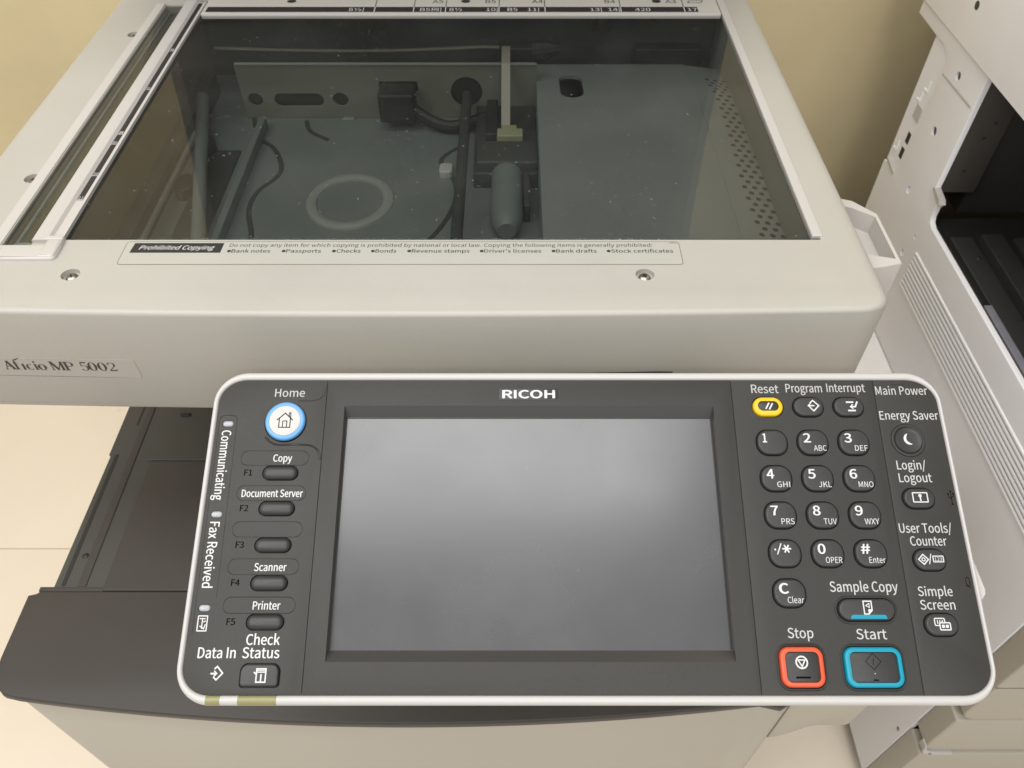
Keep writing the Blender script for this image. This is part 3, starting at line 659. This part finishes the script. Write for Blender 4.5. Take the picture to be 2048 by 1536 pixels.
# home key
mb = MB(); solid(mb, circle(-123.6, 24.6, 10.9, 48), [(2.6, 2.3), (1.2, 2.3), (0.5, 2.0), (0.1, 1.3), (0, 0.4)], TP, 0, [circle(-123.6, 24.6, 8.65, 40)], 1.8, False); build("key_ring", mb, "blue", PA, 45, "blue ring of the home key")
mb = MB(); solid(mb, circle(-123.6, 24.9, 10.8, 48), [(0.3, 0.4), (0, 0.2), (0, -1.45)], TP, 0, bottom=False); build("key_collar", mb, "black", PA)
def d_home(mb):
    u, v = -123.5, 24.6; w = 2.44
    stroke(mb, [(u - 4.3, v - 0.2), (u, v - 4.2), (u + 4.3, v - 0.2)], 0.55, w, TP, 1)
    stroke(mb, [(u - 3.0, v - 1.2), (u - 3.0, v + 3.9), (u + 3.0, v + 3.9), (u + 3.0, v - 1.2)], 0.5, w + 0.01, TP, 1)
    stroke(mb, [(u - 1.0, v + 3.9), (u - 1.0, v + 0.3), (u + 1.2, v + 0.3), (u + 1.2, v + 3.9)], 0.45, w + 0.02, TP, 1)
    stroke(mb, [(u + 2.2, v - 2.4), (u + 2.2, v - 4.4), (u + 3.0, v - 4.4), (u + 3.0, v - 1.6)], 0.45, w + 0.02, TP, 1)
key("home_key", circle(-123.6, 24.6, 8.6, 40), [(0.6, 2.38), (0.2, 2.3), (0, 2.0), (0, 1.0)], ("rim", "emboss"), d_home)
def d_check(mb):
    u, v = -122.6, 154.6
    stroke(mb, [(u - 2.1, v - 3), (u + 2.4, v - 3), (u + 2.4, v + 3.1), (u - 2.1, v + 3.1)], 0.65, (KW + 0.00), TP, 1, True)
    stroke(mb, [(u - 2.1, v - 1.5), (u + 2.4, v - 1.5)], 0.55, (KW + 0.01), TP, 1); stroke(mb, [(u - 2.1, v - 2.3), (u + 2.4, v - 2.3)], 0.4, (KW + 0.02), TP, 1)
    stroke(mb, [(u + 0.2, v - 0.6), (u + 0.2, v + 2.8)], 0.7, (KW + 0.02), TP, 1); stroke(mb, [(u - 3.4, v - 1.5), (u - 2.0, v - 0.4)], 0.7, (KW + 0.03), TP, 1)
key("check_status_key", rrect(-123.5, 154.6, 18.8, 10.4, (1.8, 1.8, 3.6, 3.6), 5), [(1.0, 1.95), (0.5, 1.86), (0.15, 1.5), (0, 0.9), (0, -1.45)], deco=d_check)
def d_stop(mb):
    u, v = 142.4, 148.6
    stroke(mb, circle(u, v, 2.75, 28), 0.75, 1.0, TP, 1, True); stroke(mb, [(u - 1.7, v - 1.1), (u + 1.7, v - 1.1), (u, v + 1.9)], 0.6, 1.01, TP, 1, True)
    solid(mb, rrect(u, v + 7.0, 7.2, 0.9, 0.4, 3), [(0.1, 1.25), (0, 1.1), (0, 0.9)], TP, 2, bottom=False)
def d_start(mb):
    u, v = 177.6, 148.2
    stroke(mb, [(u - 3.8, v), (u, v - 3.8), (u + 3.8, v), (u, v + 3.8)], 0.28, 1.0, TP, 2, True)
    stroke(mb, [(u + 0.3, v - 1.6), (u - 0.3, v + 1.6)], 0.28, 1.0, TP, 2)
    flat(mb, rrect(u + 0.2, v + 8.6, 2.6, 0.7, 0.3, 2), 1.0, TP, 2); flat(mb, circle(u + 0.1, v + 5.6, 0.25, 8), 1.0, TP, 1)
for n_, u, v, w, h, m_, dc, lb in (("stop_key", 142.5, 150.8, 21.6, 19.0, "orange", d_stop, "orange ring of the stop key"), ("start_key", 177.7, 150.9, 28.4, 19.0, "cyan", d_start, "turquoise ring of the start key")):
    key(n_, rrect(u, v, w - 5.0, h - 4.8, 2.6, 5), [(0.3, 0.95), (0, 0.8), (0, -1.4)], ("key", "print_", "emboss"), dc)
    mb = MB(); solid(mb, rrect(u, v, w, h, 4.8, 7), [(2.0, 1.9), (1.3, 1.95), (0.6, 1.7), (0.15, 1.1), (0, 0.4), (0, -1.45)], TP, 0, [rrect(u, v, w - 4.9, h - 4.7, 2.7, 5)], 0.4, False)
    build("key_ring", mb, m_, PA, 45, lb)
    build("key_moat", ridge(rrect(u, v, w + 2.6, h + 2.6, 6.0, 7), 0.35, True, 0.05), "panel", PA, 60)
build("key_moat", ridge(pill(178.1, 123.7, 28.4, 10.6, 1.4), 0.3, True, 0.05), "panel", PA, 60)
# energy saver key: dished ring and domed cap
mb = MB(); solid(mb, circle(214.5, 35.2, 9.2, 40), [(1.6, 0.5), (0.8, 0.75), (0.2, 0.5), (0, -0.4)], TP, 0, [circle(214.5, 35.2, 7.7, 36)], -1.4, False); build("key_collar", mb, "panel", PA, 45)
def d_moon(mb):
    u, v = 214.9, 34.7; o = []; i_ = []
    for k in range(15):
        a = rad(95 + 190 * k / 14) - rad(28); o.append((u + 3.2 * math.cos(a), v + 3.2 * math.sin(a)))
    x0, y0 = o[0]; x1, y1 = o[-1]
    for k in range(1, 14):
        t = k / 14; mx, my = x0 + (x1 - x0) * t, y0 + (y1 - y0) * t; b_ = math.sin(math.pi * t) * 2.0; a = rad(190 - 28 + 0)
        i_.append((mx + math.cos(a) * b_, my + math.sin(a) * b_))
    for k in range(14):
        A = [o[0]] + i_ + [o[-1]]
        mb.add([TP(*o[k], 1.2), TP(*o[k + 1], 1.2), TP(*A[k + 1], 1.2), TP(*A[k], 1.2)], [(0, 1, 2, 3)], 1)
key("energy_saver_key", circle(214.5, 35.2, 7.5, 36), [(2.7, 1.1), (2.2, 1.25), (1.6, 1.5), (0.8, 1.6), (0.3, 1.2), (0, 0.3), (0, -1.45)], deco=d_moon)
# lamps
for v in (25.8, 75.4, 122.8):
    mb = MB(); solid(mb, rrect(-154.8, v, 5.7, 3.2, 1.5, 5), [(1.2, 0.75), (0.6, 0.6), (0.15, 0.3), (0, 0), (0, -1.4)], TP, 0, bottom=False); build("indicator_lamp", mb, "led", PA, 50)
for ua, ub in ((-148.6, -141.6), (-133.0, -114.2)):
    mb = MB(); pts = [(4.66, -0.6), (4.46, 0.36), (3.95, 0.97), (3.0, 1.32), (2.0, 1.32), (0.95, 0.87), (0.25, -0.15), (-0.07, -1.6), (-0.07, -11)]
    vs = [TP(u, VB - i_, w) for u in (ua, ub) for i_, w in pts]; k = len(pts)
    mb.add(vs, [(i, i + 1, k + i + 1, k + i) for i in range(k - 1)] + [tuple(range(k)), tuple(range(k, 2 * k))]); build("indicator_lens", mb, "olive", PA, 50)
# printed legends
mb = MB()
X = 0.15
for s, u, v, cap, wd, mi in (("Home", -131.0, 10.2, 4.6, 16.4, 1), ("Copy", -128.2, 47.0, 3.9, 10.0, 0), ("Document Server", -142.9, 66.2, 3.9, 32.2, 0), ("Scanner", -132.0, 104.5, 3.9, 16.4, 0), ("Printer", -130.6, 123.5, 3.9, 13.8, 0),
                             ("Check", -132.0, 140.4, 5.0, 16.6, 0), ("Status", -133.2, 146.6, 5.0, 18.2, 0), ("Data In", -155.2, 146.6, 5.0, 18.6, 0),
                             ("Reset", 132.6, 8.0, 4.9, 15.0, 1), ("Program", 151.7, 7.6, 4.9, 20.0, 1), ("Interrupt", 174.4, 7.4, 4.9, 21.2, 1), ("Main Power", 201.3, 9.0, 4.8, 28.6, 1),
                             ("Energy Saver", 201.3, 23.4, 4.8, 32.0, 3), ("Login/", 206.1, 51.3, 4.8, 15.4, 3), ("Logout", 206.1, 58.2, 4.8, 17.4, 3), ("User Tools/", 201.7, 85.0, 4.8, 27.3, 3), ("Counter", 206.3, 91.6, 4.7, 18.8, 3),
                             ("Simple", 205.9, 116.9, 4.6, 17.4, 3), ("Screen", 205.9, 123.5, 4.6, 17.5, 3), ("Sample Copy", 161.5, 114.8, 5.0, 34.4, 3), ("Stop", 137.4, 137.2, 4.8, 12.7, 3), ("Start", 171.6, 137.7, 4.8, 15.0, 3)):
    mb = MB(); text(mb, s, TP, (u, v), cap, wd, X, bold=0.022 if mi == 0 else 0.014); build("printed_legend", mb, "print_dim" if mi == 1 else ("print_mid" if mi == 3 else "print_"), PA)
for i in range(5): mb = MB(); text(mb, "F%d" % (i + 1), TP, (-142.9, 54.6 + 19.1 * i), 3.2, 4.2, X, bold=0.04); build("embossed_legend", mb, "emboss", PA)
mb = MB(); text(mb, "Communicating", TP, (-157.6, 29.6), 5.0, 38.2, X, (0, 1), (1, 0), bold=0.02); build("printed_legend", mb, "print_", PA)
mb = MB(); text(mb, "Fax Received", TP, (-157.6, 79.4), 5.0, 33.4, X, (0, 1), (1, 0), bold=0.02); build("printed_legend", mb, "print_", PA)
mb = MB()
stroke(mb, rrect(-155.0, 130.2, 4.6, 7.2, 0.2, 2), 0.55, X, TP, 0, True)
stroke(mb, [(-156.6, 127.9), (-153.6, 127.9)], 0.5, X, TP, 0); stroke(mb, [(-155.1, 127.6), (-155.1, 132.8)], 0.5, X + 0.01, TP, 0); stroke(mb, [(-156.2, 131.4), (-154, 132.8), (-153.4, 130.6)], 0.5, X + 0.02, TP, 0); stroke(mb, [(-154.6, 129.6), (-153.4, 129.0)], 0.5, X + 0.02, TP, 0)
build("printed_icon", mb, "print_", PA); mb = MB()
u, v = -144.8, 153.6
stroke(mb, [(u - 1.3, v - 1.9), (u, v - 3.1), (u + 2.9, v), (u, v + 3.1), (u - 1.5, v + 1.7)], 0.7, X, TP, 0)
stroke(mb, [(u - 3.0, v + 0.2), (u - 0.6, v + 0.2)], 0.8, X, TP, 0); stroke(mb, [(u - 1.3, v - 1.1), (u + 0.1, v + 0.2), (u - 1.3, v + 1.4)], 0.6, X + 0.01, TP, 0); build("printed_icon", mb, "print_", PA); mb = MB()
# embossed connector marks at the right edge
u, v = 232.0, 66.4
stroke(mb, [(u, v - 3.0), (u, v + 3.4)], 0.35, X, TP, 2); stroke(mb, [(u, v + 0.8), (u - 1.4, v - 0.4), (u - 1.4, v - 1.4)], 0.35, X + 0.01, TP, 2); stroke(mb, [(u, v + 0.2), (u + 1.3, v - 0.8), (u + 1.3, v - 1.6)], 0.35, X + 0.02, TP, 2)
for p in ((u, v - 3.2), (u - 1.4, v - 1.8), (u + 1.3, v - 1.9), (u, v + 3.6)): flat(mb, circle(*p, 0.5, 8), X + 0.03, TP, 2)
build("embossed_icon", mb, ["print_", "print_dim", "emboss"], PA); mb = MB()
u, v = 232.1, 110
stroke(mb, rrect(u, v, 1.8, 4.6, 0.8, 3), 0.35, X, TP, 2, True); stroke(mb, [(u - 0.8, v + 1.2), (u + 1.2, v + 3.0)], 0.35, X + 0.01, TP, 2)
build("embossed_icon", mb, ["print_", "print_dim", "emboss"], PA)
mb = MB()
solid(mb, rrect(9.1, 8.7, 32.4, 6.4, 0.3, 2), [(0.2, 0.28), (0, 0.2), (0, 0.0)], TP, 0, bottom=False)
stroke(mb, rrect(9.1, 8.7, 32.6, 6.6, 0.3, 2), 0.5, 0.22, TP, 2, True)
text(mb, "RICOH", TP, (-5.1, 11.0), 4.5, 28.6, 0.34, mi=1, bold=0.075); build("logo_plate", mb, ["plate", "print_", "black"], PA)
# card-slot cover at the right edge and hinge under the panel
mb = MB(); solid(mb, [(236.0, 92), (238.5, 95), (242.4, 113.5), (242, 116), (239.6, 118.6), (236.0, 118.5)], [(0.5, -3.0), (0, -3.6), (0, -11)], TP); build("slot_cover", mb, "white", PA)
mb = MB(); box(mb, -70, 130, 285, 326, -80, -60, 2); build("panel_bracket", mb, "cream_tan", COP)

# --- paper output bay and lower body
def yd(x): return 182.5 + 19.0 * ((x + 70) / 281.0) ** 2
fr = [(x, yd(x)) for x in range(-340, 178, 15)]
deck = [(-363, 228), (-362, 219), (-358.5, 209), (-350.5, 202.2)] + fr + [(184, 193.3), (190, 196.5), (192.5, 204), (192.5, 279), (-355, 279.6), (-357.5, 277.5), (-363, 276.2)]
mb = MB(); solid(mb, deck, [(1.6, -242), (0.8, -242.2), (0.25, -242.9), (0, -244), (0, -249), (1.5, -251.5), (3.5, -252)], XYZ); build("front_ledge", mb, "deck", COP, 45)
BAY = MB(); 
solid(BAY, [(-347, 283), (210, 283), (210, 660), (-347.5, 660), (-347.5, 408), (-345.8, 406)], prof_box(-243.5, -262, 1.0))
TR = build("output_tray", BAY, "deck2", COP)
mb = MB(); box(mb, -357, -307, 279.8, 283.5, -252, -243.2, 0.6); build("tray_lip", mb, "deck", TR)
mb = MB(); box(mb, -308.7, 208, 279.9, 400.2, -246, -242.2, 0.8); build("tray_plate", mb, "deck", TR)
mb = MB(); box(mb, -313.6, 208, 401.0, 640, -246, -242.0, 0.8); build("tray_plate", mb, "deck2", TR)
mb = MB(); box(mb, -329, -322.5, 284, 640, -246, -242.7, 0.6); build("tray_rail", mb, "deck", TR)
mb = MB(); solid(mb, rrect(-340, 346, 3.2, 124, 1.2, 3), [(0, -243.3), (0, -243.6)]); solid(mb, rrect(-333, 470, 1.6, 60, 0.7, 3), [(0, -243.3), (0, -243.6)]); build("tray_slot", mb, "black", TR)
mb = MB(); dome(mb, -332.3, 309.8, -243.5, 2.6, 0.9, XYZ, 0, 12); build("tray_stud", mb, "bay", TR)
mb = MB(); box(mb, -297, -288, 449, 452, -243, -240.5, 0.6); build("tray_stop", mb, "black", TR)
mb = MB(); solid(mb, rrect(-68, 733, 570, 145, 4, 3), prof_box(-85.5, -241.9, 1)); build("rear_column", mb, "deck2", COP)
mb = MB(); solid(mb, rrect(165, 520, 100, 270, 4, 3), prof_box(-85.5, -241.9, 1)); build("side_column", mb, "cream", COP)
# lower body, right cover and front cover
cov = [(-350, 280), (-350.5, 214), (-347.8, 206.8), (-340, 203.4)] + [(x, yd(x) + 3.2) for x in range(-325, 186, 15)] + [(190, 197.6), (195.5, 202), (196.5, 212), (196.5, 280)]
mb = MB(); solid(mb, cov, [(0.5, -252.2), (0, -253), (0, -640), (1, -641)], XYZ); FC = build("front_cover", mb, "cream_tan", COP, 45)
mb = MB(); solid(mb, rrect(-76, 540, 538, 516, 6, 3), prof_box(-262.5, -860, 1)); build("lower_body", mb, "cream_tan", COP)
for z1, z0 in ((-644, -748), (-752, -856)):
    mb = MB(); solid(mb, cov, [(1.5, z1), (0.5, z1 - 0.6), (0, z1 - 2), (0, z0 + 2), (1.5, z0)], XYZ); dr = build("paper_drawer", mb, "cream_tan", COP, 45)
    mb = MB(); box(mb, -150, 10, 176, 190, z1 - 34, z1 - 14, 3); build("drawer_grip", mb, "deck2", dr)
for x in (-310, 160):
    for y in (320, 760):
        mb = MB(); tube(mb, [(x - 12, y, FLOOR + 20), (x + 12, y, FLOOR + 20)], 20, 18); build("caster", mb, "bay", COP)
TX = lambda u, v, w: (u, 202 - w, v)
mb = MB()
arm = [(197, -253), (248, -253), (252, -256), (250, -300), (247.5, -303.5)] + [(p.x, p.y) for p in smooth_path([(232, -303.5, 0), (225, -304.5, 0), (219.5, -309, 0), (214, -317, 0), (207, -325, 0), (197, -332, 0)], 4)]
solid(mb, arm[::-1], [(0.8, 0), (0.2, -0.3), (0, -1), (0, -300)], TX); build("side_cover", mb, "cream_tan", COP)

# ------------------------------------------------------------------ second copier on the right
CO2 = thing("photocopier", "grey white photocopier showing its ribbed left side and an open black output bay", "photocopier", 780, 620)
TR2 = lambda y, z, w: (485 - w, y, z)
dimp = [(821, -113, 5.0), (821, -179, 5.4), (820, -258, 5.2), (766, -287, 3.0), (776, -319, 4.8)]
shell = [(329, -868), (904, -868), (904, -268), (876, -264), (866, -256), (861, -240), (854, -128), (856, -116), (862, -108), (875, -104), (957, -103), (957, -86), (768.5, -86),
         (770, -221), (765, -228), (749, -229), (753, -236), (753, -248), (750, -254), (742, -257), (334, -257), (329, -262)]
mb = MB(); solid(mb, shell, [(0.9, 0), (0.4, -0.12), (0.1, -0.45), (0, -1.0), (0, -6)], TR2, 0, [circle(y, z, r, 16) for y, z, r in dimp], -5)
SH = build("side_shell", mb, "grey_white", CO2, 45)
for y, z, r in dimp:
    mb = MB(); solid(mb, circle(y, z, r + 0.05, 16), [(r * 0.7, -4.6), (r * 0.3, -4.0), (0, -2.5), (0, -4.9)], TR2, 0, bottom=False); build("screw_dimple", mb, "grey_white", SH)
mb = MB(); stroke(mb, [(853, -126), (775, -123.5)], 0.9, 0.06, TR2); stroke(mb, [(853, -127), (775, -124.6)], 0.5, 0.5, TR2, 1)
solid(mb, [(774, -124.2), (853, -126.8), (853, -125.8), (774, -123.2)], [(0, 0.6), (0, -0.5)], TR2, 1); build("shell_seam", mb, ["groove", "white"], SH)
mb = MB(); solid(mb, [(746.5, -228), (750, -224), (770.5, -220), (771, -222.5), (752, -229)], [(0.4, 2.0), (0, 1.4), (0, -6)], TR2); build("bay_corner", mb, "white", SH)
mb = MB(); dome(mb, 337, -724, 0, 3.2, 1.6, TR2, 0, 12); build("screw", mb, "steel", SH)
# recessed grip plate behind the shell edge
mb = MB(); solid(mb, [(852, -300), (903, -300), (903, -100), (852, -100)], [(0.3, -2.5), (0, -2.8), (0, -6)], TR2); GP = build("grip_plate", mb, "grey_white", CO2)
for y, z in ((873, -219), (874, -240)): mb = MB(); solid(mb, rrect(y, z, 9, 14, 0.8, 2), [(0, -2.3), (0, -2.6)], TR2, 0); build("plate_slot", mb, "bay", GP)
mb = MB(); solid(mb, rrect(874, -186, 16, 18, 1, 2), [(0.3, -1.2), (0, -1.6), (0, -2.6)], TR2); build("plate_catch", mb, "white", GP)
for y, z in ((876, -150), (884, -166), (892, -236)):
    mb = MB(); solid(mb, [(y - 4, z - 9), (y + 5, z - 9), (y + 5, z - 7.6), (y - 2.4, z - 7.6), (y - 2.4, z + 4), (y - 4, z + 4)], [(0.1, -1.0), (0, -1.4), (0, -2.6)], TR2); build("plate_catch", mb, "grey_white", GP)
mb = MB(); solid(mb, [(862, -104), (852, -112), (850, -128), (853.5, -128), (855, -116), (861.5, -108), (874, -104)], [(0, -1.9), (0, -2.6)], TR2, 0); build("grip_recess", mb, "groove", GP)
mb = MB(); solid(mb, [(868, -268), (896, -263), (896, -258.5), (868, -263.5)], [(0.4, 1.6), (0, 1.0), (0, -5)], TR2); build("shell_ridge", mb, "white", SH)
# ribbed vent: the ribs are horizontal bars
for i in range(9):
    z = -298 - 6.1 * i; y1 = 748 + 0.3 * i
    last = i == 8
    mb = MB(); solid(mb, [(z - 2.3, 0), (z + 2.3, 0), (z + 2.15, 1.0), (z + 1.2, 1.7), (z - 1.2, 1.7), (z - 2.15, 1.0)], [(0, y1), (0, 336)], lambda a, b, c: (485 - b + 0.02, c, a)); build("vent_rib", mb, "grey_white" if not last else "bright", SH, 50)
mb = MB(); solid(mb, rrect(542, -322.4, 414, 53, 0.5, 2), [(0, 0.12), (0, -0.2)], TR2); build("vent_bed", mb, "groove", SH)
# scanner unit above
mb = MB(); solid(mb, rrect(770, 632, 578, 650, 4, 3), prof_box(60, -84, 1.6)); U2 = build("scanner_unit", mb, "grey_white", CO2)
TU2 = lambda y, z, w: (481 - w, y, z)
mb = MB(); solid(mb, circle(836, -44, 6.2, 18), [(4, -1.2), (1.8, -0.6), (0.4, 0.05), (0, 0.08), (0, -0.5)], TU2, 0, bottom=False); flat(mb, circle(836, -44, 4.6, 16), 0.1, TU2, 1); build("screw_dimple", mb, ["grey_white", "groove"], U2)
# bay
mb = MB(); solid(mb, rrect(510, 810, 45, 78, 1, 2), prof_box(-88, -227, 0.8)); build("bay_post", mb, "post_in", CO2)
for y, z in ((518, -140), (513, -158), (509, -199)):
    mb = MB(); solid(mb, circle(y, z, 1.8, 10), [(0, 0.2), (0, -0.2)], lambda u, v, w: (u, 771 - w, v)); build("post_hole", mb, "black", CO2)
mb = MB(); solid(mb, rrect(780, 840, 500, 120, 1, 2), prof_box(-86, -262, 0.8)); build("bay_wall", mb, "bay", CO2)
mb = MB(); solid(mb, rrect(1030, 560, 60, 440, 1, 2), prof_box(-86, -262, 0.8)); build("bay_wall", mb, "bay", CO2)
mb = MB(); solid(mb, rrect(775, 552, 566, 440, 2, 3), prof_box(-264, -320, 1)); BF = build("bay_floor", mb, "bay", CO2)
for x0, x1, z in ((487, 493.5, -257.6), (502, 527, -258), (536, 560, -254), (575, 1000, -259)):
    mb = MB(); box(mb, x0, x1, 336, 745 if x0 < 500 else 728, -264, z, 1.2); build("bay_rail", mb, "bay_l" if x0 > 490 else "post_in", BF)
mb = MB(); box(mb, 494, 502.5, 500, 612, -264, -256.8, 0.8); build("bay_label", mb, "strip", BF)
mb = MB(); solid(mb, rrect(530, 590, 24, 1.0, 0.3, 2), [(0, -257.8), (0, -258.2)]); dome(mb, 520, 690, -258, 3, 1.2); build("rail_joint", mb, "bay", BF)
# lower body, door, drawers, ledge
mb = MB(); solid(mb, rrect(777, 625, 570, 590, 3, 3), prof_box(-322, -868, 1)); build("lower_body", mb, "bay", CO2)
def lobe(z1, z0, rr): return rrect(778, (z1 + z0) / 2, 584, z1 - z0, (2, rr[0], rr[1], 2), 7)
TD = lambda u, v, w: (u, 300 - w, v)
EDGE = [(2.2, 0), (1.0, -0.3), (0.3, -1.0), (0, -2.2), (0, -27)]
mb = MB(); solid(mb, lobe(-262, -581, (2, 20)), EDGE, TD); fd = build("front_door", mb, "cream_tan", CO2)
mb = MB(); solid(mb, rrect(778, -490, 584, 1.6, 0.4, 2), [(0, 0.06), (0, -0.3)], TD); build("door_seam", mb, "groove", fd)
mb = MB(); solid(mb, lobe(-584.5, -684, (2, 16)), EDGE, TD); build("paper_drawer", mb, "cream_tan", CO2)
mb = MB(); solid(mb, lobe(-692, -866, (3, 2)), [(1.5, 2), (0.5, 1.6), (0, 0.6), (0, -27)], TD); build("paper_drawer", mb, "cream_tan", CO2)
mb = MB(); solid(mb, [(486, -668), (488.5, -676), (494, -683), (504, -687.5), (524, -689), (524, -693), (500, -693), (489, -689), (484.5, -680), (484.2, -668)][::-1], [(0.5, 2.5), (0, 1.8), (0, -8)], TD); build("drawer_clip", mb, "rim", CO2)
mb = MB(); flat(mb, circle(497, -689, 1.8, 10), 2.7, TD); build("clip_hole", mb, "black", CO2)
mb = MB(); box(mb, 380, 484.5, 520, 900, -470, -435, 2, 4); build("side_ledge", mb, "bright", CO2)
for x in (530, 1020):
    for y in (360, 860):
        mb = MB(); tube(mb, [(x - 12, y, FLOOR + 16), (x + 12, y, FLOOR + 16)], 16, 18); build("caster", mb, "bay", CO2)

for o in S.objects:
    if "wc" in o.keys(): del o["wc"]
